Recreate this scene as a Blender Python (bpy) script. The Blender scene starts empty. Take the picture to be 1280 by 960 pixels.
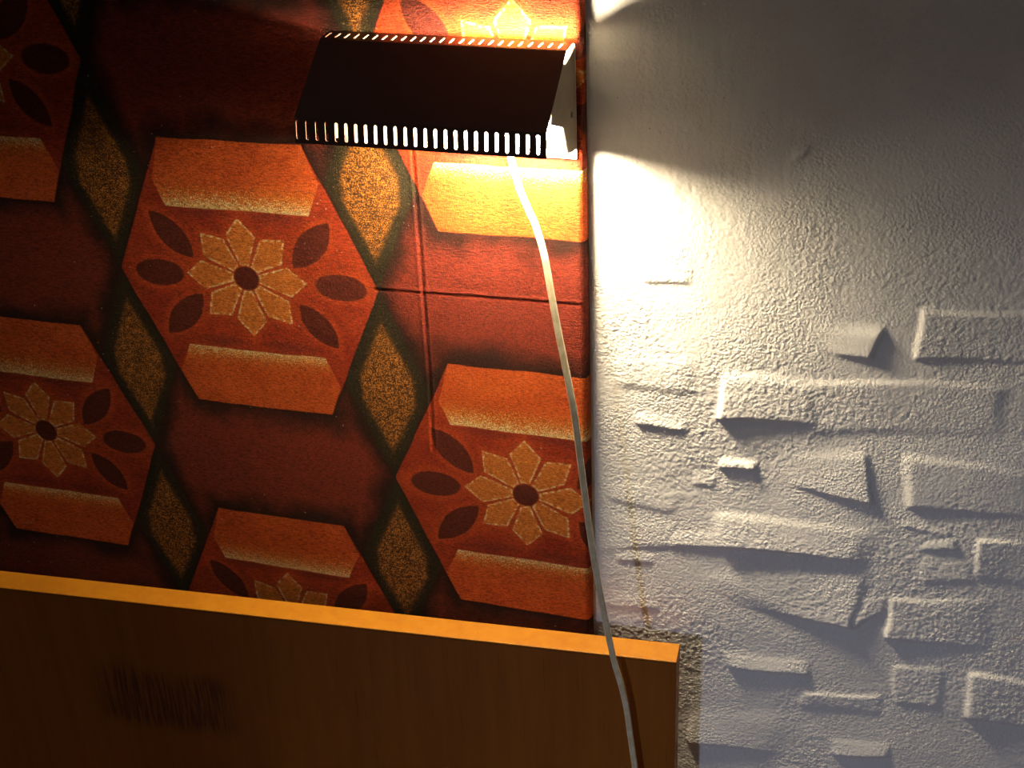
import bpy, bmesh, math
import numpy as np
from mathutils import Vector, Matrix

# ---------------------------------------------------------------- camera, light, exposure
SC = bpy.context.scene
COL = SC.collection
BULB_STRENGTH = 1180.0
BULB_COLOR = (1.0, 0.81, 0.53)
SCREEN_POWER = 46.0
SCREEN_COLOR = (0.62, 0.72, 1.0)
SC.view_settings.view_transform = 'Standard'
SC.view_settings.look = 'None'
SC.view_settings.gamma = 1.0
SC.view_settings.exposure = 0.0
SC.view_settings.use_curve_mapping = False

PITCH, YAW, ROLL = math.radians(29.3), math.radians(-16.7), math.radians(2.4)
DIST, AIM = 1.40, Vector((0, 0, 1.05))


def camera_axes(p, y, r):
    fwd = Vector((math.sin(y) * math.cos(p), math.cos(y) * math.cos(p), -math.sin(p)))
    rt = Vector((math.cos(y), -math.sin(y), 0))
    dn = fwd.cross(rt)
    return math.cos(r) * rt + math.sin(r) * dn, -math.sin(r) * rt + math.cos(r) * dn, fwd


cx, cdn, cf = camera_axes(PITCH, YAW, ROLL)
cam_data = bpy.data.cameras.new('camera')
cam_data.sensor_width = 36.0
cam_data.lens = 1923.0 / 1280.0 * 36.0
cam_data.clip_start = 0.01
cam = bpy.data.objects.new('camera', cam_data)
COL.objects.link(cam)
m = Matrix((cx, -cdn, -cf)).transposed().to_4x4()
m.translation = AIM - DIST * cf
cam.matrix_world = m
SC.camera = cam

world = bpy.data.worlds.new('dim_room')
world.use_nodes = True
world.node_tree.nodes['Background'].inputs[0].default_value = (1.0, 0.94, 0.88, 1)
world.node_tree.nodes['Background'].inputs[1].default_value = 0.058
SC.world = world

ld = bpy.data.lights.new('bluish_room_light', 'SPOT')
ld.energy = SCREEN_POWER
ld.color = SCREEN_COLOR
ld.shadow_soft_size = 0.06
ld.spot_size = math.radians(32)
ld.spot_blend = 1.0
screen = bpy.data.objects.new('bluish_room_light', ld)
COL.objects.link(screen)
screen.location = (-0.90, -2.60, 0.75)
screen.rotation_euler = (Vector((0.46, 0, 0.58)) - screen.location).to_track_quat('-Z', 'Y').to_euler()

# ---------------------------------------------------------------- helpers
rng = np.random.default_rng(7)


class NT:
    """small wrapper to write node trees compactly"""
    def __init__(self, name):
        self.mat = bpy.data.materials.new(name)
        self.mat.use_nodes = True
        self.t = self.mat.node_tree
        self.n = self.t.nodes
        self.bsdf = self.n['Principled BSDF']

    def put(self, sock, v):
        if isinstance(v, bpy.types.NodeSocket):
            self.t.links.new(v, sock)
        elif isinstance(v, (tuple, list)) and len(v) == 3 and sock.type == 'RGBA':
            sock.default_value = (*v, 1)
        else:
            sock.default_value = v

    def math(self, op, a, b=None, c=None, clamp=False):
        n = self.n.new('ShaderNodeMath')
        n.operation = op
        n.use_clamp = clamp
        for i, v in enumerate((a, b, c)):
            if v is not None:
                self.put(n.inputs[i], v)
        return n.outputs[0]

    def ss(self, x, lo, hi, a=0.0, b=1.0):
        n = self.n.new('ShaderNodeMapRange')
        n.interpolation_type = 'SMOOTHSTEP'
        for i, v in enumerate((x, lo, hi, a, b)):
            self.put(n.inputs[i], v)
        return n.outputs[0]

    def mix(self, f, a, b, mode='MIX'):
        n = self.n.new('ShaderNodeMix')
        n.data_type = 'RGBA'
        n.blend_type = mode
        n.clamp_factor = True
        self.put(n.inputs[0], f)
        self.put(n.inputs[6], a)
        self.put(n.inputs[7], b)
        return n.outputs[2]

    def coords(self, scale=(1, 1, 1)):
        tc = self.n.new('ShaderNodeTexCoord')
        mp = self.n.new('ShaderNodeMapping')
        mp.inputs['Scale'].default_value = scale
        self.t.links.new(tc.outputs['Object'], mp.inputs[0])
        return mp.outputs[0]

    def noise(self, vec, scale, detail=2.0, rough=0.5, distort=0.0):
        n = self.n.new('ShaderNodeTexNoise')
        self.t.links.new(vec, n.inputs['Vector'])
        n.inputs['Scale'].default_value = scale
        n.inputs['Detail'].default_value = detail
        n.inputs['Roughness'].default_value = rough
        n.inputs['Distortion'].default_value = distort
        return n.outputs[0]

    def attr(self, name):
        n = self.n.new('ShaderNodeAttribute')
        n.attribute_name = name
        s = self.n.new('ShaderNodeSeparateColor')
        self.t.links.new(n.outputs['Color'], s.inputs[0])
        return s.outputs[0], s.outputs[1], s.outputs[2], n.outputs['Alpha']

    def bump(self, h, dist, strength=1.0, normal=None):
        n = self.n.new('ShaderNodeBump')
        n.inputs['Strength'].default_value = strength
        n.inputs['Distance'].default_value = dist
        self.t.links.new(h, n.inputs['Height'])
        if normal is not None:
            self.t.links.new(normal, n.inputs['Normal'])
        return n.outputs[0]

    def set(self, **k):
        for key, v in k.items():
            self.put(self.bsdf.inputs[key.replace('_', ' ')], v)
        return self.mat


def smooth01(x, a, b):
    t = np.clip((x - a) / (b - a), 0, 1)
    return t * t * (3 - 2 * t)


def field(nx, ny, sx, sy=None):
    """smooth random field, unit deviation; sx, sy = blur in cells"""
    sy = sx if sy is None else sy
    a = np.fft.rfft2(rng.normal(size=(ny, nx)))
    ky = np.fft.fftfreq(ny)[:, None]
    kx = np.fft.rfftfreq(nx)[None, :]
    a *= np.exp(-2 * np.pi ** 2 * ((kx * sx) ** 2 + (ky * sy) ** 2))
    o = np.fft.irfft2(a, s=(ny, nx))
    return o / o.std()


def blur(a, s):
    k = np.arange(-6, 7)
    w = np.exp(-k ** 2 / (2 * s * s))
    w /= w.sum()
    a = sum(wk * np.roll(a, kk, 0) for kk, wk in zip(k, w))
    return sum(wk * np.roll(a, kk, 1) for kk, wk in zip(k, w))


def np_mesh(name, co, quads, mat, parent=None, smooth=True):
    me = bpy.data.meshes.new(name)
    me.vertices.add(len(co))
    me.vertices.foreach_set('co', np.ascontiguousarray(co, dtype=np.float32).ravel())
    me.loops.add(quads.size)
    me.loops.foreach_set('vertex_index', np.ascontiguousarray(quads, dtype=np.int32).ravel())
    me.polygons.add(len(quads))
    me.polygons.foreach_set('loop_start', np.arange(0, quads.size, 4, dtype=np.int32))
    me.polygons.foreach_set('use_smooth', np.full(len(quads), smooth))
    me.update(calc_edges=True)
    me.validate()
    me.materials.append(mat)
    o = bpy.data.objects.new(name, me)
    COL.objects.link(o)
    if parent:
        o.parent = parent
    return o


def grid_quads(nx, ny):
    i = np.arange(nx * ny).reshape(ny, nx)
    # front looks towards -y when x runs right and z up
    return np.stack([i[:-1, :-1], i[:-1, 1:], i[1:, 1:], i[1:, :-1]], -1).reshape(-1, 4)


def slab(name, xs, zs, Y, yback, mat):
    """height-field front plus a closed rim and back: a solid slab"""
    nx, nz = len(xs), len(zs)
    X, Z = np.meshgrid(xs, zs)
    co = np.stack([X, Y, Z], -1).reshape(-1, 3)
    q = grid_quads(nx, nz)
    i = np.arange(nx * nz).reshape(nz, nx)
    loop = np.concatenate([i[0, :], i[1:, -1], i[-1, -2::-1], i[-2:0:-1, 0]])
    n0 = len(co)
    rim = co[loop].copy()
    rim[:, 1] = yback
    co = np.concatenate([co, rim])
    k = np.arange(len(loop))
    k2 = (k + 1) % len(loop)
    rq = np.stack([loop[k], n0 + k, n0 + k2, loop[k2]], -1)
    c = n0 + np.array([0, nx - 1 + nz - 1 + nx - 1, nx - 1 + nz - 1, nx - 1])
    o = np_mesh(name, co, np.concatenate([q, rq, c[None, :]]), mat)
    return o


def obj(name, bm, mat, parent=None, smooth=False):
    bmesh.ops.recalc_face_normals(bm, faces=bm.faces)
    me = bpy.data.meshes.new(name)
    bm.to_mesh(me)
    bm.free()
    for p in me.polygons:
        p.use_smooth = smooth
    for mt in (mat if isinstance(mat, (list, tuple)) else [mat]):
        me.materials.append(mt)
    o = bpy.data.objects.new(name, me)
    COL.objects.link(o)
    if parent:
        o.parent = parent
    return o


def thing(name, loc, label, cat, rz=0.0):
    o = bpy.data.objects.new(name, None)
    o.empty_display_size = 0.05
    o.location = loc
    o.rotation_euler = (0, 0, rz)
    o['label'] = label
    o['category'] = cat
    COL.objects.link(o)
    return o


def box_bm(x0, x1, y0, y1, z0, z1, bevel=0.0, seg=2):
    bm = bmesh.new()
    bmesh.ops.create_cube(bm, size=1)
    for v in bm.verts:
        v.co = Vector(((x0 + x1) / 2 + v.co.x * (x1 - x0), (y0 + y1) / 2 + v.co.y * (y1 - y0), (z0 + z1) / 2 + v.co.z * (z1 - z0)))
    if bevel:
        bmesh.ops.bevel(bm, geom=bm.edges[:], offset=bevel, segments=seg, affect='EDGES', profile=0.5)
    return bm


# ---------------------------------------------------------------- materials
def mat_plaster():
    n = NT('whitewashed_plaster')
    v = n.coords()
    big = n.noise(v, 9, 3)
    sp = n.noise(v, 420, 1)
    col = n.mix(n.ss(big, 0.3, 0.7), (0.77, 0.755, 0.735), (0.83, 0.82, 0.80))
    col = n.mix(n.ss(sp, 0.79, 0.83), col, (0.30, 0.27, 0.23))
    rough_patch = n.ss(n.noise(v, 14, 3, 0.6), 0.38, 0.62, 0.25, 1.0)
    g1 = n.noise(v, 400, 3, 0.6)
    g2 = n.noise(v, 900, 1, 0.5)
    vo = n.n.new('ShaderNodeTexVoronoi')
    vo.feature = 'SMOOTH_F1'
    vo.inputs['Scale'].default_value = 380
    vo.inputs['Smoothness'].default_value = 0.6
    n.t.links.new(v, vo.inputs['Vector'])
    g1 = n.math('SUBTRACT', n.math('MULTIPLY', g1, 0.7), n.math('MULTIPLY', vo.outputs['Distance'], 0.55))
    h = n.math('MULTIPLY', n.math('ADD', g1, n.math('MULTIPLY', g2, 0.3)), rough_patch)
    return n.set(Base_Color=col, Roughness=0.85, Specular_IOR_Level=0.25, Normal=n.bump(h, 0.0012, 0.85))


def mat_fabric():
    n = NT('flower_print_fabric')
    A = n.attr('print_a')   # hexagon, bar, dark diamond, gold diamond: signed distance in mm (negative inside)
    B = n.attr('print_b')   # petal, flower eye and leaf, bar cream ramp, soft leaf
    v = n.coords()
    fine = n.noise(v, 900, 2, 0.6)
    mid = n.noise(v, 260, 2, 0.6)
    wv = n.noise(n.coords((260, 260, 950)), 1.0, 3, 0.65)
    thr = n.noise(n.coords((1500, 1500, 420)), 1.0, 2, 0.6)
    blot = n.noise(v, 30, 3, 0.55)
    f0 = n.math('SUBTRACT', fine, 0.5)
    m0 = n.math('SUBTRACT', mid, 0.5)

    def mask(sd, fuzz, soft=0.7, off=0.0):
        s = n.math('ADD', n.math('MULTIPLY_ADD', f0, fuzz, sd), off)
        return n.ss(s, -soft, soft, 1.0, 0.0)

    hexa, bar, dia, gold = A
    petal, leaf, ramp, soft = B
    cell = n.math('MINIMUM', hexa, n.math('MULTIPLY', dia, 1.4))
    cellf = n.ss(n.math('MULTIPLY_ADD', n.math('SUBTRACT', blot, 0.5), 40.0, cell), 2.0, 32.0)
    col = n.mix(cellf, (0.020, 0.004, 0.003), (0.175, 0.022, 0.012))
    # near-black green diamonds with a gold speckled heart
    col = n.mix(mask(dia, 3.0, 1.2), col, (0.015, 0.012, 0.005))
    gsp = n.ss(n.math('ADD', fine, n.math('MULTIPLY', m0, 0.35)), 0.46, 0.60)
    goldc = n.mix(gsp, (0.06, 0.022, 0.007), (0.46, 0.17, 0.024))
    col = n.mix(mask(gold, 16.0, 2.5), col, goldc)
    stray = n.math('MULTIPLY', mask(gold, 6.0, 4.0, -6.0), n.ss(fine, 0.62, 0.68))
    col = n.mix(n.math('MULTIPLY', stray, 0.6), col, (0.45, 0.25, 0.06))
    # red hexagon
    hexc = n.mix(n.ss(blot, 0.35, 0.65), (0.28, 0.025, 0.008), (0.37, 0.042, 0.010))
    hexc = n.mix(n.ss(n.math('MINIMUM', leaf, petal), 0.0, 9.0, 0.6, 0.0), hexc, (0.48, 0.066, 0.012))
    hexc = n.mix(n.ss(soft, -6.0, 5.0, 0.75, 0.0), hexc, (0.16, 0.018, 0.010))
    col = n.mix(mask(hexa, 1.5), col, hexc)
    # orange bars fading to speckled cream at the inner edge
    barc = n.mix(n.ss(blot, 0.3, 0.7), (0.50, 0.074, 0.013), (0.60, 0.105, 0.017))
    r = n.math('MULTIPLY_ADD', f0, 2.2, ramp)
    barc = n.mix(n.ss(r, 0.35, 0.85), barc, (0.66, 0.24, 0.035))
    barc = n.mix(n.ss(r, 0.78, 1.05), barc, (0.78, 0.62, 0.32))
    col = n.mix(mask(bar, 1.2), col, barc)
    # petals with a thin pale outline
    petc = n.mix(n.ss(mid, 0.3, 0.7), (0.54, 0.150, 0.022), (0.62, 0.195, 0.032))
    edge = n.math('MULTIPLY', n.ss(petal, -2.6, -0.6), n.ss(mid, 0.40, 0.60))
    petc = n.mix(n.math('MULTIPLY', edge, 0.9), petc, (0.82, 0.62, 0.30))
    col = n.mix(mask(petal, 1.0), col, petc)
    # leaves and the flower's eye
    col = n.mix(mask(leaf, 2.0, 0.9), col, (0.090, 0.011, 0.006))
    # thread by thread variation
    tv = n.math('MULTIPLY_ADD', wv, 0.9, n.math('MULTIPLY', thr, 0.35))
    tone = n.ss(tv, 0.30, 0.95, 0.30, 1.75)
    comb = n.n.new('ShaderNodeCombineColor')
    for s in comb.inputs:
        n.t.links.new(tone, s)
    col = n.mix(1.0, col, comb.outputs[0], 'MULTIPLY')
    # lint
    lint = n.noise(v, 330, 0)
    lint2 = n.noise(v, 12, 2)
    lm = n.math('MULTIPLY', n.ss(lint, 0.845, 0.87), n.ss(lint2, 0.45, 0.6))
    col = n.mix(n.math('MULTIPLY', lm, 0.6), col, (0.6, 0.52, 0.45))
    h = n.math('MULTIPLY_ADD', wv, 1.0, n.math('MULTIPLY_ADD', thr, 0.5, n.math('MULTIPLY', fine, 0.6)))
    return n.set(Base_Color=n.mix(1.0, col, (0.62, 0.61, 0.60), 'MULTIPLY'), Roughness=0.95, Specular_IOR_Level=0.08, Sheen_Weight=0.06, Sheen_Roughness=0.55, Sheen_Tint=(1.0, 0.75, 0.5), Normal=n.bump(h, 0.0011, 0.8))


def mat_wood(name, base, dark, scuff=False):
    n = NT(name)
    g = n.noise(n.coords((60, 60, 3.0)), 1.0, 4, 0.6, 0.6)
    p = n.noise(n.coords((520, 520, 14)), 1.0, 2, 0.6)
    b = n.noise(n.coords((6, 6, 1.2)), 1.0, 2)
    f = n.math('ADD', n.math('MULTIPLY', n.ss(g, 0.3, 0.7), 0.55), n.math('MULTIPLY', n.ss(b, 0.3, 0.7), 0.45))
    col = n.mix(f, dark, base)
    col = n.mix(n.ss(p, 0.60, 0.72, 0.0, 0.45), col, tuple(c * 0.45 for c in dark))
    if scuff:
        tc = n.n.new('ShaderNodeTexCoord')
        s = n.n.new('ShaderNodeSeparateXYZ')
        n.t.links.new(tc.outputs['Object'], s.inputs[0])
        w = n.noise(n.coords((9, 9, 6)), 1.0, 3)
        xx = n.math('MULTIPLY_ADD', n.math('SUBTRACT', w, 0.5), 0.05, s.outputs[0])
        zz = n.math('MULTIPLY_ADD', n.math('SUBTRACT', w, 0.5), 0.05, s.outputs[2])
        mx = n.math('MULTIPLY', n.ss(xx, -0.625, -0.585), n.ss(xx, -0.485, -0.445, 1, 0))
        mz = n.math('MULTIPLY', n.ss(zz, -0.175, -0.145), n.ss(zz, -0.105, -0.072, 1, 0))
        st = n.noise(n.coords((300, 300, 15)), 1.0, 4, 0.7)
        mk = n.math('MULTIPLY', n.math('MULTIPLY', mx, mz), n.ss(st, 0.40, 0.58))
        col = n.mix(n.math('MULTIPLY', mk, 0.95), col, (0.045, 0.010, 0.006))
        cl = n.math('MULTIPLY', n.math('MULTIPLY', mx, mz), 0.35)
        col = n.mix(cl, col, (0.16, 0.05, 0.02))
    return n.set(Base_Color=col, Roughness=0.48, Specular_IOR_Level=0.35, Normal=n.bump(p, 0.0003, 0.35))


def mat_enamel(name, c, rough, spec=0.4):
    n = NT(name)
    v = n.coords()
    w = n.noise(v, 60, 2)
    col = n.mix(n.ss(w, 0.3, 0.7), tuple(x * 0.92 for x in c), c)
    return n.set(Base_Color=col, Roughness=rough, Specular_IOR_Level=spec, Normal=n.bump(n.noise(v, 700, 1), 0.0001, 0.3))


M_PLASTER = mat_plaster()
M_FABRIC = mat_fabric()
M_WOOD = mat_wood('oiled_teak_veneer', (0.34, 0.108, 0.008), (0.26, 0.072, 0.005), True)
M_LIP = mat_wood('teak_lipping', (0.34, 0.135, 0.006), (0.27, 0.095, 0.004))
M_BROWN = mat_enamel('dark_brown_enamel', (0.075, 0.026, 0.015), 0.42)
M_INNER = mat_enamel('white_enamel', (0.80, 0.78, 0.73), 0.5)
M_GREY = mat_enamel('grey_beige_enamel', (0.33, 0.265, 0.19), 0.5)
M_STEEL = mat_enamel('dull_steel', (0.28, 0.26, 0.24), 0.35)
M_SOCKET = mat_enamel('ivory_bakelite', (0.65, 0.60, 0.48), 0.4)
M_FLOOR = mat_wood('floor_boards', (0.25, 0.14, 0.07), (0.16, 0.09, 0.045))


def mat_cord():
    n = NT('clear_pvc_flex')
    w = n.noise(n.coords(), 120, 2)
    col = n.mix(n.ss(w, 0.35, 0.65), (0.80, 0.67, 0.42), (0.90, 0.80, 0.58))
    return n.set(Base_Color=col, Roughness=0.22, Specular_IOR_Level=0.5, Transmission_Weight=0.06, IOR=1.45)


def mat_bulb():
    n = NT('lit_frosted_bulb')
    return n.set(Base_Color=(0.9, 0.9, 0.85), Emission_Color=BULB_COLOR, Emission_Strength=BULB_STRENGTH)


M_CORD = mat_cord()
M_BULB = mat_bulb()

# ---------------------------------------------------------------- setting: the whitewashed brick wall and the floor
PANEL = dict(x0=-0.90, x1=0.0735, z0=0.70, z1=1.62, t=0.013, r=0.0065)

# raised brick faces and ledges in the plaster: corners TL, TR, BR, BL (x, z in mm) how far each corner stands out (mm),
# and how softly the top, right, bottom and left edges run out (mm)
FEATS = [
  ([(191.1, 1080.0), (278.0, 1083.6), (279.2, 1041.6), (191.0, 1037.1)], [2, 1.5, 2.0, 5.0], (14, 22, 2.0, 4.5)),
  ([(257.8, 1082.8), (421.1, 1093.2), (424.3, 1048.7), (267.4, 1032.8)], [1.5, 1.5, 0.6, 1.2], (6, 14, 10, 18)),
  ([(261.2, 1141.7), (324.9, 1139.2), (320.8, 1109.3), (282.8, 1113.6)], [0.2, 3.3, 4.0, 1], (14, 4, 4, 25)),
  ([(350.0, 1160.9), (443.6, 1165.8), (449.3, 1120.5), (349.9, 1111.7)], [2.8, 0.8, 0.5, 2.4], (5, 10, 4, 4)),
  ([(95.3, 1090.1), (164.2, 1094.5), (164.8, 1062.5), (95.2, 1057.7)], [0.8, 0.8, 0.8, 0.8], (15, 15, 8, 15)),
  ([(111.2, 1036.5), (167.5, 1036.7), (163.5, 1022.1), (115.6, 1021.2)], [0.2, 0.2, 1.6, 2.2], (10, 10, 1.2, 4)),
  ([(195.8, 995.3), (228.6, 997.9), (228.3, 987.8), (197.6, 985.3)], [1.2, 1.2, 3.4, 3.2], (5, 3, 1.2, 5)),
  ([(251.0, 1014.2), (320.4, 1018.4), (324.4, 965.6), (256.4, 978.9)], [0.2, 1.6, 3.2, 0.6], (15, 4, 3, 25)),
  ([(350.1, 1019.0), (455.8, 1017.0), (461.7, 968.9), (353.4, 964.7)], [2.2, 0.8, 0.5, 2.6], (9, 10, 6, 10)),
  ([(196.9, 938.5), (325.7, 938.4), (322.2, 900.1), (198.0, 902.1)], [1.4, 0.8, 2.4, 4.4], (10, 24, 2.2, 14)),
  ([(153.8, 910.7), (204.9, 918.4), (205.5, 900.6), (151.0, 894.0)], [0.5, 0.5, 2.6, 1.6], (8, 8, 7, 8)),
  ([(378.4, 930.8), (399.7, 937.6), (406.4, 924.8), (372.4, 921.2)], [0.6, 1.0, 1.8, 1.4], (3, 3, 2, 4)),
  ([(419.8, 939.8), (471.6, 942.7), (477.6, 894.6), (422.8, 898.7)], [2.6, 0.8, 0.5, 1.2], (3, 10, 8, 4)),
  ([(180.2, 868.3), (326.1, 885.6), (320.4, 824.9), (241.7, 830.9)], [0.3, 0.6, 4.8, 1.6], (12, 8, 1.6, 25)),
  ([(317.7, 863.3), (346.9, 866.4), (346.0, 850.7), (321.9, 825.2)], [0.5, 0.5, 0.6, 3.6], (8, 6, 2, 6)),
  ([(350.3, 867.9), (435.5, 876.9), (441.2, 825.2), (350.7, 819.1)], [1.6, 0.5, 0.5, 3.0], (4, 12, 2, 4)),
  ([(359.6, 790.4), (402.6, 793.7), (405.7, 747.1), (363.3, 745.5)], [1.1, 0.9, 1, 1], (5, 6, 5, 5)),
  ([(427.0, 792.6), (490.2, 794.3), (497.1, 739.2), (429.8, 738.2)], [2.6, 1, 1.6, 3.6], (5, 10, 3, 6)),
  ([(202.0, 773.8), (281.5, 784.6), (281.2, 764.0), (210.4, 753.6)], [0.2, 0.2, 2.2, 2.4], (12, 6, 2, 8)),
  ([(276.3, 742.4), (350.8, 752.9), (348.8, 730.8), (273.5, 723.8)], [1.5, 1.1, 0.6, 0.8], (3, 8, 8, 8)),
  ([(306.1, 691.7), (361.2, 697.1), (361.4, 676.6), (311.4, 669.1)], [0.2, 0.2, 2.4, 2.6], (9, 6, 2, 8)),
  ([(170.0, 700.1), (266.6, 709.2), (249.5, 656.9), (170.9, 654.1)], [0.2, 0.2, 1.2, 2.8], (25, 25, 1.5, 4)),
  ([(110.9, 1193.3), (162.8, 1193.4), (157.9, 1164.7), (116.5, 1163.1)], [0.2, 0.2, 1.1, 1.3], (20, 10, 2.5, 10)),
  ([(73.1, 920.4), (156.6, 919.2), (153.3, 894.3), (74.2, 874.7)], [0.2, 0.4, 1.4, 0.4], (10, 10, 10, 10)),
  ([(99.9, 884.2), (140.5, 885.0), (138.4, 870.8), (101.4, 870.5)], [0.2, 0.2, 1.0, 1.1], (6, 6, 2, 6)),
  ([(76.1, 832.4), (134.9, 835.5), (139.0, 817.1), (75.9, 816.0)], [0.2, 0.2, 0.9, 0.8], (8, 8, 3, 8)),
  ([(242.6, 1292.1), (253.7, 1295.5), (253.0, 1286.1), (240.7, 1280.6)], [1.4, 3.0, 2.0, 1.2], (3, 3, 2, 4)),
  ([(88.7, 958.3), (156.0, 957.2), (156.4, 932.6), (88.6, 936.2)], [0.2, 0.3, 0.9, 0.8], (10, 10, 9, 10)),
  ([(349.0, 952.2), (394.6, 947.1), (394.2, 937.6), (352.3, 945.0)], [0.2, 0.2, 0.9, 0.9], (3, 3, 1.2, 3)),
  ([(170.2, 978.2), (195.7, 976.5), (192.5, 962.3), (169.1, 964.2)], [0.2, 0.3, 0.8, 0.8], (6, 6, 3, 6)),
  ([(373.2, 912.6), (417.7, 914.5), (419.9, 893.8), (375.4, 888.2)], [0.4, 0.4, 0.9, 0.9], (8, 6, 4, 8)),
]


def edge_dist(P, Q, X, Z):
    """distance to the line P-Q, positive on its right-hand side"""
    dx, dz = Q[0] - P[0], Q[1] - P[1]
    l = math.hypot(dx, dz)
    return ((X - P[0]) * dz - (Z - P[1]) * dx) / l


def build_wall():
    def axis(lo, a, b, hi, fine, coarse):
        return np.concatenate([np.arange(lo, a, coarse), np.arange(a, b, fine), np.arange(b, hi + coarse / 2, coarse)])
    fx0, fx1, fz0, fz1, st = 0.03, 0.56, 0.40, 1.46, 0.0011
    xs = axis(-2.0, fx0, fx1, 2.0, st, 0.012)
    zs = axis(0.0, fz0, fz1, 2.5, st, 0.012)
    X, Z = np.meshgrid(xs, zs)
    Xm, Zm = X * 1000, Z * 1000
    nx, nz = len(xs), len(zs)
    # random fields sampled on a regular 2 mm lattice and looked up, so that they do not follow the grid spacing
    LX, LZ, ls = 2000, 1250, 2.0

    def look(f):
        return f[np.clip((Zm / ls).astype(int), 0, LZ - 1), np.clip(((Xm + 2000) / ls).astype(int), 0, LX - 1)]
    wx, wz = look(field(LX, LZ, 5)), look(field(LX, LZ, 5))
    wob = look(field(LX, LZ, 30))
    # ordinary running-bond courses under the thick paint, away from the well-seen patch
    course = np.floor(Zm / 76.0)
    off = (course % 2) * 120.0
    u = (Xm + off) % 240.0
    w = Zm % 76.0
    bi = (np.floor((Xm + off) / 240.0).astype(int) * 37 + course.astype(int) * 91) % 211
    hr = rng.uniform(0.3, 3.5, 211)[bi]
    tilt = rng.uniform(-1.5, 1.5, 211)[bi]
    inside = np.minimum(np.minimum(u, 240 - u), np.minimum(w, 76 - w)) + wx * 1.2
    gen = (hr + tilt * (0.5 - w / 76.0)) * smooth01(inside, 4, 11)
    seen = smooth01(Xm, 20, 55) * (1 - smooth01(Xm, 470, 540)) * smooth01(Zm, 420, 640)
    H = gen * (1 - seen) * (1 - smooth01(Zm, 1120, 1250))
    PX, PZ = Xm + wx * 0.8 + look(field(LX, LZ, 14)) * 2.2, Zm + wz * 0.5 + look(field(LX, LZ, 14)) * 1.6
    F = np.zeros_like(H)
    for q, h, so in FEATS:
        x0, x1 = min(p[0] for p in q) - 16, max(p[0] for p in q) + 16
        z0, z1 = min(p[1] for p in q) - 16, max(p[1] for p in q) + 16
        ia, ib = np.searchsorted(xs, [x0 / 1000, x1 / 1000])
        ja, jb = np.searchsorted(zs, [z0 / 1000, z1 / 1000])
        px, pz = PX[ja:jb, ia:ib], PZ[ja:jb, ia:ib]
        TL, TR, BR, BL = q
        dt, dr = edge_dist(TL, TR, px, pz), edge_dist(TR, BR, px, pz)
        db, dl = edge_dist(BR, BL, px, pz), edge_dist(BL, TL, px, pz)
        s = np.clip(dl, 0.01, None) / (np.clip(dl, 0.01, None) + np.clip(dr, 0.01, None))
        t = np.clip(dt, 0.01, None) / (np.clip(dt, 0.01, None) + np.clip(db, 0.01, None))
        hh = (h[0] * (1 - s) + h[1] * s) * (1 - t) + (h[3] * (1 - s) + h[2] * s) * t
        k = 1.0
        for dd, w in zip((dt, dr, db, dl), so):
            k = k * smooth01(dd, -0.45 * w, 0.55 * w + 0.6)
        F[ja:jb, ia:ib] = np.maximum(F[ja:jb, ia:ib], hh * k)
    # thick paint rounds everything off a little
    F = blur(F, 1.1)
    H = H + 0.92 * F * seen
    H += seen * (0.45 * wob + 0.07 * wx * smooth01(Zm, 1350, 1150))
    # grain of the thick paint, only where the mesh is fine enough to carry it
    ia, ib = np.searchsorted(xs, [fx0, fx1])
    ja, jb = np.searchsorted(zs, [fz0, fz1])
    g = field(ib - ia, jb - ja, 0.8)
    patch = smooth01(field(ib - ia, jb - ja, 26), -0.9, 0.7)
    zz = Zm[ja:jb, ia:ib]
    amp = (0.03 + 0.07 * patch) * (0.30 + 0.70 * smooth01(zz, 1330, 1180))
    H[ja:jb, ia:ib] += g * amp * seen[ja:jb, ia:ib]
    # brush strokes high up
    br = field(ib - ia, jb - ja, 2.0, 9.0)
    H[ja:jb, ia:ib] += 0.14 * br * smooth01(zz, 1180, 1300) * smooth01(Xm[ja:jb, ia:ib], 330, 200) * seen[ja:jb, ia:ib]
    # flat where the fabric panel is fixed
    P = PANEL
    under = smooth01(X, P['x0'] - .02, P['x0']) * (1 - smooth01(X, P['x1'] - .006, P['x1'] + .012)) * \
        smooth01(Z, P['z0'] - .02, P['z0']) * (1 - smooth01(Z, P['z1'], P['z1'] + .02))
    H = H * (1 - under) - 0.0 * under
    o = slab('wall_back', xs, zs, -H / 1000.0, 0.12, M_PLASTER)
    o['kind'] = 'structure'
    o['label'] = 'whitewashed rough brick wall behind the fabric panel'


build_wall()
fl = obj('floor', box_bm(-2.0, 2.0, -3.0, -0.012, -0.05, 0.0), M_FLOOR)
fl['kind'] = 'structure'

# ---------------------------------------------------------------- the fabric panel
# printed pattern: one repeat is 253 x 197 mm between flower columns and rows; the cloth is stretched a little unevenly
CLOTH = np.array([[4.151, 0.035, 0.980], [-0.007, -5.326, 6.067], [0.073, 0.069, 1.0]])


def poly_sd(pts, X, Y):
    """signed distance to a convex polygon given clockwise with y down"""
    d = None
    n = len(pts)
    for i in range(n):
        (ax, ay), (bx, by) = pts[i], pts[(i + 1) % n]
        dx, dy = bx - ax, by - ay
        l = math.hypot(dx, dy)
        e = ((X - ax) * dy - (Y - ay) * dx) / l
        d = e if d is None else np.maximum(d, e)
    return d


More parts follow.
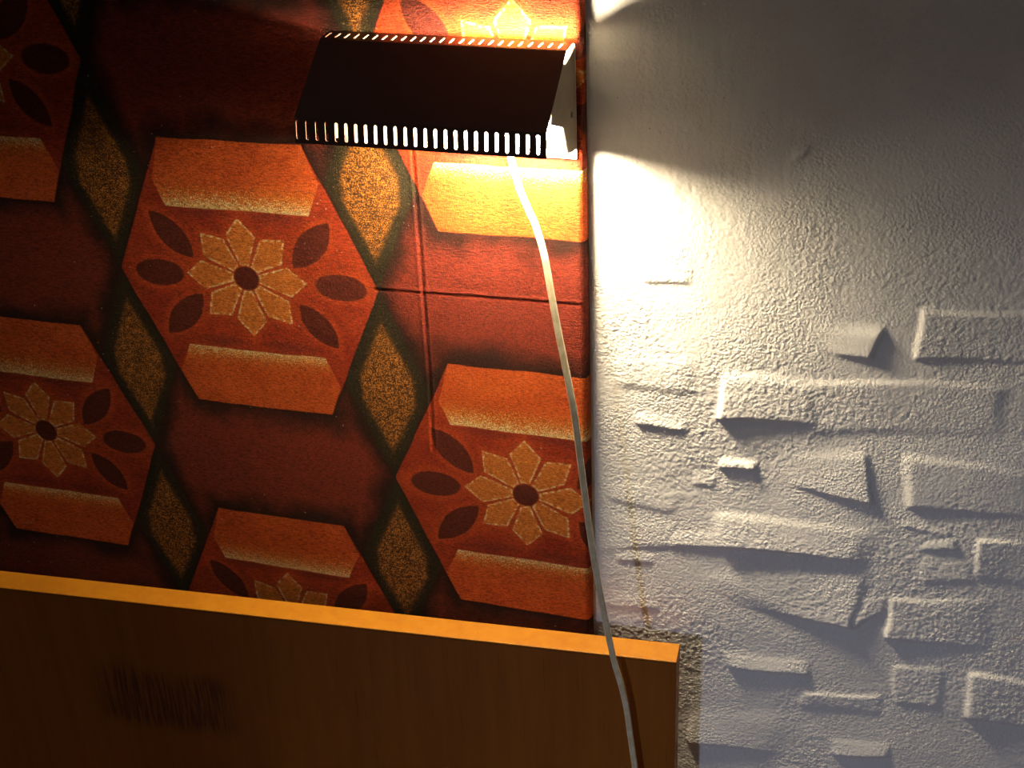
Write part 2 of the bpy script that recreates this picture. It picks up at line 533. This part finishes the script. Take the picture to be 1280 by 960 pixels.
def build_panel():
    P = PANEL
    st = 0.001
    xs = np.arange(P['x0'], P['x1'] + st / 2, st)
    zs = np.arange(P['z0'], P['z1'] + st / 2, st)
    xs[-1], zs[-1] = P['x1'], P['z1']
    X, Z = np.meshgrid(xs, zs)
    nx, nz = len(xs), len(zs)
    e = np.minimum(np.minimum(X - P['x0'], P['x1'] - X), np.minimum(Z - P['z0'], P['z1'] - Z))
    r = P['r']
    ee = np.clip(e, 0, r)
    H = P['t'] - r + np.sqrt(np.clip(r * r - (r - ee) ** 2, 0, None))
    Xm, Zm = X * 1000, Z * 1000
    H += 0.0005 * field(nx, nz, 60) * smooth01(e, 0, .03)

    def ridge(pts, h, w):
        d = np.full_like(H, 1e9)
        for (ax, az), (bx, bz) in zip(pts[:-1], pts[1:]):
            dx, dz = bx - ax, bz - az
            t = np.clip(((Xm - ax) * dx + (Zm - az) * dz) / (dx * dx + dz * dz), 0, 1)
            d = np.minimum(d, np.hypot(Xm - ax - t * dx, Zm - az - t * dz))
        return h * np.exp(-(d / w) ** 2)
    # a stitched-looking double fold running down, one crease across
    H += ridge([(-78, 1290), (-78, 1169), (-78, 1057), (-80, 975)], 0.0004, 1.3)
    H -= ridge([(-75, 1290), (-74.6, 1169), (-75, 1057), (-77, 975)], 0.0006, 1.4)
    H += ridge([(-72, 1290), (-71, 1169), (-72, 1057), (-73, 975)], 0.0004, 1.2)
    H -= ridge([(-119, 1140), (-20, 1141.5), (70, 1143)], 0.0004, 1.3)
    H += ridge([(-119, 1143), (-20, 1144.5), (70, 1146)], 0.0003, 1.5)
    o = slab('fabric_panel', xs, zs, -H, -0.0008, M_FABRIC)
    # canonical pattern coordinates
    w = CLOTH[2, 0] * X + CLOTH[2, 1] * Z + CLOTH[2, 2]
    U = (CLOTH[0, 0] * X + CLOTH[0, 1] * Z + CLOTH[0, 2]) / w
    V = (CLOTH[1, 0] * X + CLOTH[1, 1] * Z + CLOTH[1, 2]) / w
    SU, SV = 253.0, 197.0
    hexa = np.full_like(X, 99.0)
    bar, petal, leaf, soft = hexa.copy(), hexa.copy(), hexa.copy(), hexa.copy()
    ramp = np.zeros_like(X)
    # wander of the printed edges
    ww1, ww2 = field(nx, nz, 9) * 0.3, field(nx, nz, 9) * 0.3

    def mm(*pts):
        return [(a * SU, b * SV) for a, b in pts]
    HEX = mm((-.265, -.66), (.270, -.66), (.5, 0), (.272, .688), (-.27, .688), (-.5, 0))
    TB = mm((-.265, -.66), (.270, -.66), (.320, -.49), (.270, -.335), (-.272, -.335), (-.312, -.46))
    LB = mm((-.27, .38), (.27, .38), (.320, .53), (.272, .688), (-.27, .688), (-.320, .53))
    i = np.round(U)
    j = i + 2 * np.round((V - i) / 2)
    x, y = (U - i) * SU + ww1, (V - j) * SV + ww2
    hexa = poly_sd(HEX, x, y)
    tb, lb = poly_sd(TB, x, y), poly_sd(LB, x, y)
    bar = np.minimum(tb, lb)
    ramp = np.where(y < 0, 1 - (-.335 * SV - y) / 34.0, 1 - (y - .38 * SV) / 24.0)
    ramp = np.clip(np.where(y < 0, ramp, ramp * 0.97), 0, 1)
    for k in range(8):
        a = k * math.pi / 4
        px, py = x * math.sin(a) - y * math.cos(a), x * math.cos(a) + y * math.sin(a)   # px along the petal
        L, wd, sd = (59.0, 14.6, 42.0) if k % 2 == 0 else (58.0, 14.2, 41.0)
        petal = np.minimum(petal, poly_sd([(10.5, -3.4), (sd, -wd), (L, 1.5 if k % 2 else 0), (sd - (3 if k % 2 else 0), wd), (10.5, 3.4)], px, py))
    eye = np.hypot(x, y) - 11.8
    petal = np.maximum(petal, 1.0 - eye)

    def vesica(ax, ay, bx, by, hw):
        mx, my = (ax + bx) / 2, (ay + by) / 2
        hl = math.hypot(bx - ax, by - ay) / 2
        c, s = (bx - ax) / (2 * hl), (by - ay) / (2 * hl)
        p, q = np.abs((x - mx) * c + (y - my) * s), np.abs(-(x - mx) * s + (y - my) * c)
        R = (hl * hl + hw * hw) / (2 * hw)
        return np.hypot(p, q + R - hw) - R
    for ex in (-87, 91):
        leaf = np.minimum(leaf, (np.hypot((x - ex) / 24.5, (y - 1.2) / 13.4) - 1) * 13.4)
    for ax, ay, bx, by, hw in [(-88, -60, -49, -16, 12.5), (48, -14, 86, -61, 12.5),
                               (-88, 65, -46, 20, 12.5), (49, 21, 83, 63, 12.0)]:
        leaf = np.minimum(leaf, vesica(ax, ay, bx, by, hw))
    leaf = np.minimum(leaf, eye)
    for ax, ay, bx, by, hw in [(-62, 68, -6, 66, 6), (6, 66, 62, 68, 6), (8, -62, 62, -62, 6), (-62, -62, -8, -62, 5)]:
        soft = np.minimum(soft, vesica(ax, ay, bx, by, hw))
    n, mth = np.floor(U), np.floor(V)
    dx, dy = (U - n - .5) * SU + ww1, (V - mth - .5) * SV + ww2
    dia = poly_sd(mm((0, -.5), (.162, .0), (0, .5), (-.162, .0)), dx, dy)
    gold = np.maximum(poly_sd(mm((0, -.34), (.125, .02), (0, .36), (-.125, .02)), dx, dy), np.abs(dx) - 25.5)
    me = o.data
    nv = len(me.vertices)

    def put(name, chans):
        at = me.attributes.new(name, 'FLOAT_COLOR', 'POINT')
        arr = np.zeros((nv, 4), np.float32)
        for c, ch in enumerate(chans):
            arr[:nx * nz, c] = ch.ravel()
        ii = np.arange(nx * nz).reshape(nz, nx)
        loop = np.concatenate([ii[0, :], ii[1:, -1], ii[-1, -2::-1], ii[-2:0:-1, 0]])
        arr[nx * nz:] = arr[loop]
        at.data.foreach_set('color', arr.ravel())
    put('print_a', (hexa, bar, dia, gold))
    put('print_b', (petal, leaf, ramp, soft))
    o['label'] = 'orange and maroon flower-patterned fabric panel fixed to the white brick wall'
    o['category'] = 'wall hanging'
    return o


build_panel()

# ---------------------------------------------------------------- the headboard
HB_ROT = math.radians(3.18)
HB_T = 0.027
hb = thing('headboard', (0.1617, -0.016, 0.0), 'brown wooden bed headboard standing under the flower-patterned panel', 'headboard', HB_ROT)
HB_TOP = 0.7918
# local frame: x from -0.95 to 0 (right end), y 0 (back) to -HB_T (front)
lip = 0.0025
bd = obj('board', box_bm(-0.95, 0, -HB_T, 0, 0.28 - HB_TOP, -lip, 0.0007, 1), M_WOOD, hb)
bd.location = (0, 0, HB_TOP)
bm = box_bm(-0.95, 0, -HB_T - 0.0002, 0.0002, HB_TOP - lip, HB_TOP, 0.0009, 3)
obj('edge_strip', bm, M_LIP, hb)['label'] = 'pale top edge strip'
for lx in (-0.08, -0.87):
    obj('leg', box_bm(lx - 0.03, lx + 0.03, -HB_T, 0, 0.0, 0.2802, 0.002, 2), M_WOOD, hb)

# ---------------------------------------------------------------- the wall lamp
XE, LL = 0.0681, 0.204
XL = XE - LL
lamp = thing('wall_lamp', ((XE + XL) / 2, -0.013, 1.33), 'dark brown slotted metal bedside lamp with its bulb lit, mounted on the flower fabric', 'lamp')
LO = Vector(lamp.location)
SHEET = 0.0009


def vec(x, d, z):
    return Vector((x, -d, z)) - LO


def slotted(bm, p0, p1, n, first, pitch, sw, t0, t1, shear):
    """a strip from edge p0 to edge p1 (depth, z) along the lamp's length, with n round-ended slots"""
    def P(s, t):
        return bm.verts.new(vec(XL + s, p0[0] + (p1[0] - p0[0]) * t, p0[1] + (p1[1] - p0[1]) * t))
    wlen = math.hypot(p1[0] - p0[0], p1[1] - p0[1])
    SEG = 6
    r = sw / 2
    prev = 0.0

    def sh(t):
        return shear * (t - 0.5)
    for k in range(n + 1):
        a = prev
        b = LL if k == n else first + k * pitch - r
        left_sh = 0 if k == 0 else 1
        right_sh = 0 if k == n else 1
        ts = [0.0, t0, t1, 1.0]
        pts = [P(a + left_sh * sh(t), t) for t in ts] + [P(b + right_sh * sh(t), t) for t in reversed(ts)]
        bm.faces.new(pts)
        if k == n:
            break
        c = first + k * pitch
        up = []
        lo = []
        for q in range(SEG + 1):
            an = math.pi * q / SEG
            s = c - r * math.cos(an)
            d = r * math.sin(an) / wlen
            lo.append((s, t0 + r / wlen - d))
            up.append((s, t1 - r / wlen + d))
        for (sa, ta), (sb, tb) in zip(lo[:-1], lo[1:]):
            f = [P(sa + sh(ta), 0), P(sb + sh(tb), 0), P(sb + sh(tb), tb), P(sa + sh(ta), ta)]
            bm.faces.new(f)
        for (sa, ta), (sb, tb) in zip(up[:-1], up[1:]):
            f = [P(sa + sh(ta), ta), P(sb + sh(tb), tb), P(sb + sh(tb), 1), P(sa + sh(ta), 1)]
            bm.faces.new(f)
        prev = c + r


def fix_corner_gaps(bm):
    bmesh.ops.remove_doubles(bm, verts=bm.verts[:], dist=0.00005)


TOPB, TOPF, LIPT, LIPB = (0.0225, 1.3777), (0.0432, 1.3772), (0.1098, 1.3340), (0.1122, 1.3142)
bm = bmesh.new()
slotted(bm, TOPB, TOPF, 25, 0.0035, 0.00805, 0.0019, 0.22, 0.80, -0.0012)
c1 = (TOPF[0] + 0.0014, TOPF[1] - 0.0004)
c2 = (LIPT[0] - 0.0008, LIPT[1] + 0.0006)
for a, b in ((TOPF, c1), (c1, c2), (c2, LIPT)):
    bm.faces.new([bm.verts.new(vec(XL, *a)), bm.verts.new(vec(XL, *b)), bm.verts.new(vec(XE, *b)), bm.verts.new(vec(XE, *a))])
slotted(bm, LIPT, LIPB, 25, 0.0026, 0.00812, 0.0026, 0.10, 0.86, 0.0)
fix_corner_gaps(bm)
shade = obj('shade', bm, [M_BROWN, M_INNER], lamp)
# make the outside face outward (up and to the room)
bm = bmesh.new()
bm.from_mesh(shade.data)
for f in bm.faces:
    if f.normal.dot(Vector((0, -0.5, 1))) < 0:
        f.normal_flip()
bm.to_mesh(shade.data)
bm.free()
md = shade.modifiers.new('sheet', 'SOLIDIFY')
md.thickness = SHEET
md.offset = -1
md.material_offset = 1
md.material_offset_rim = 0


def plate(pts, x, t):
    bm = bmesh.new()
    a = [bm.verts.new(vec(x - t / 2, d, z)) for d, z in pts]
    b = [bm.verts.new(vec(x + t / 2, d, z)) for d, z in pts]
    bm.faces.new(a)
    bm.faces.new(list(reversed(b)))
    for k in range(len(pts)):
        k2 = (k + 1) % len(pts)
        bm.faces.new([a[k], b[k], b[k2], a[k2]])
    return bm


CAP = [(0.0138, 1.3710), (0.030, 1.3680), (0.046, 1.3665), (0.0525, 1.3696), (0.092, 1.3440), (0.0935, 1.3342), (0.074, 1.3265),
       (0.056, 1.3190), (0.049, 1.3055), (0.0425, 1.2925), (0.030, 1.2890), (0.0138, 1.2862)]
for x, s in ((XE - 0.001, 1), (XL + 0.003, -1)):
    cap = obj('end_cap', plate(CAP, x, 0.0012), M_GREY, lamp)
    cap['label'] = 'grey-beige end cap'
    bm = bmesh.new()
    bmesh.ops.create_cone(bm, cap_ends=True, segments=16, radius1=0.0026, radius2=0.0019, depth=0.0016,
                          matrix=Matrix.Translation(vec(x + s * 0.0013, 0.030, 1.3205)) @ Matrix.Rotation(s * math.pi / 2, 4, 'Y'))
    sc = obj('screw', bm, M_STEEL, cap)

obj('back_plate', box_bm(*(XL + 0.002 - LO.x, XE - 0.0002 - LO.x), -0.0022, -0.0004, 1.277 - LO.z, 1.374 - LO.z, 0.0004, 1), M_INNER, lamp)


def lathe_x(profile, cy, cz, seg=24):
    """surface of revolution about an x axis; profile = (x, radius)"""
    bm = bmesh.new()
    rings = []
    for px, pr in profile:
        rings.append([bm.verts.new(vec(px, cy + pr * math.cos(2 * math.pi * k / seg), cz + pr * math.sin(2 * math.pi * k / seg))) for k in range(seg)])
    for a, b in zip(rings[:-1], rings[1:]):
        for k in range(seg):
            bm.faces.new([a[k], a[(k + 1) % seg], b[(k + 1) % seg], b[k]])
    bm.faces.new(rings[0])
    bm.faces.new(list(reversed(rings[-1])))
    return bm


BD, BZ = 0.0385, 1.318
obj('lamp_holder', lathe_x([(-0.056, .010), (-0.055, .0125), (-0.026, .0125), (-0.024, .0135), (-0.016, .0135), (-0.0155, .0115)], BD, BZ), M_SOCKET, lamp, True)
prof = [(-0.0150, .0065), (-0.004, .0068), (0.004, .0085), (0.010, .0125)]
for k in range(0, 17):
    a = math.radians(-62 + 152 * k / 16)
    prof.append((0.0335 + 0.0225 * math.sin(a), max(0.0006, 0.0225 * math.cos(a))))
obj('light_bulb', lathe_x(prof, BD, BZ, 28), M_BULB, lamp, True)
# bracket carrying the lamp holder off the back plate
obj('holder_bracket', box_bm(-0.048 - LO.x, -0.036 - LO.x, -(BD - 0.0126 - 0.013), -0.0022, BZ - LO.z - 0.006, BZ - LO.z + 0.006, 0.0006, 1), M_STEEL, lamp)

CORD = [(0.010, -0.0185, 1.292), (0.0145, -0.023, 1.276), (0.0190, -0.027, 1.263), (0.0229, -0.03, 1.2526), (0.0278, -0.034, 1.2447), (0.0334, -0.038, 1.2354), (0.0383, -0.042, 1.2282),
        (0.0467, -0.048, 1.2049), (0.0536, -0.052, 1.1677), (0.0583, -0.054, 1.1406), (0.0638, -0.056, 1.1116), (0.0693, -0.058, 1.0821),
        (0.0733, -0.059, 1.0553), (0.0804, -0.06, 0.9868), (0.0876, -0.06, 0.9187), (0.0949, -0.058, 0.8625), (0.0988, -0.056, 0.8337),
        (0.1025, -0.056, 0.8117), (0.1062, -0.056, 0.7913), (0.1122, -0.0555, 0.7657), (0.1174, -0.0545, 0.7362), (0.1213, -0.054, 0.7011),
        (0.1253, -0.054, 0.6657), (0.1287, -0.054, 0.6293), (0.130, -0.054, 0.57), (0.129, -0.056, 0.50), (0.128, -0.06, 0.44)]


def build_cord():
    pts = [Vector(p) for p in CORD]
    path = []
    for k in range(len(pts) - 1):
        p0, p1, p2, p3 = pts[max(k - 1, 0)], pts[k], pts[k + 1], pts[min(k + 2, len(pts) - 1)]
        for q in range(6):
            t = q / 6
            path.append(0.5 * ((2 * p1) + (p2 - p0) * t + (2 * p0 - 5 * p1 + 4 * p2 - p3) * t * t + (3 * p1 - p0 - 3 * p2 + p3) * t ** 3))
    path.append(pts[-1])
    R, S = 0.00155, 0.00150
    prof = []
    for k in range(7):
        a = math.radians(-130 + 260 * k / 6)
        prof.append((S + R * math.cos(a), R * math.sin(a)))
    for k in range(7):
        a = math.radians(50 + 260 * k / 6)
        prof.append((-S + R * math.cos(a), R * math.sin(a)))
    bm = bmesh.new()
    rings = []
    for k, p in enumerate(path):
        t = (path[min(k + 1, len(path) - 1)] - path[max(k - 1, 0)]).normalized()
        n = Vector((0.18, -1, 0.0)).normalized()
        side = t.cross(n).normalized()
        nn = side.cross(t).normalized()
        rings.append([bm.verts.new(p + side * a + nn * b - LO) for a, b in prof])
    for a, b in zip(rings[:-1], rings[1:]):
        for k in range(len(prof)):
            bm.faces.new([a[k], a[(k + 1) % len(prof)], b[(k + 1) % len(prof)], b[k]])
    bm.faces.new(rings[0])
    bm.faces.new(rings[-1])
    c = obj('power_cord', bm, M_CORD, lamp, True)
    c['label'] = 'clear twin flex cord hanging down'


build_cord()
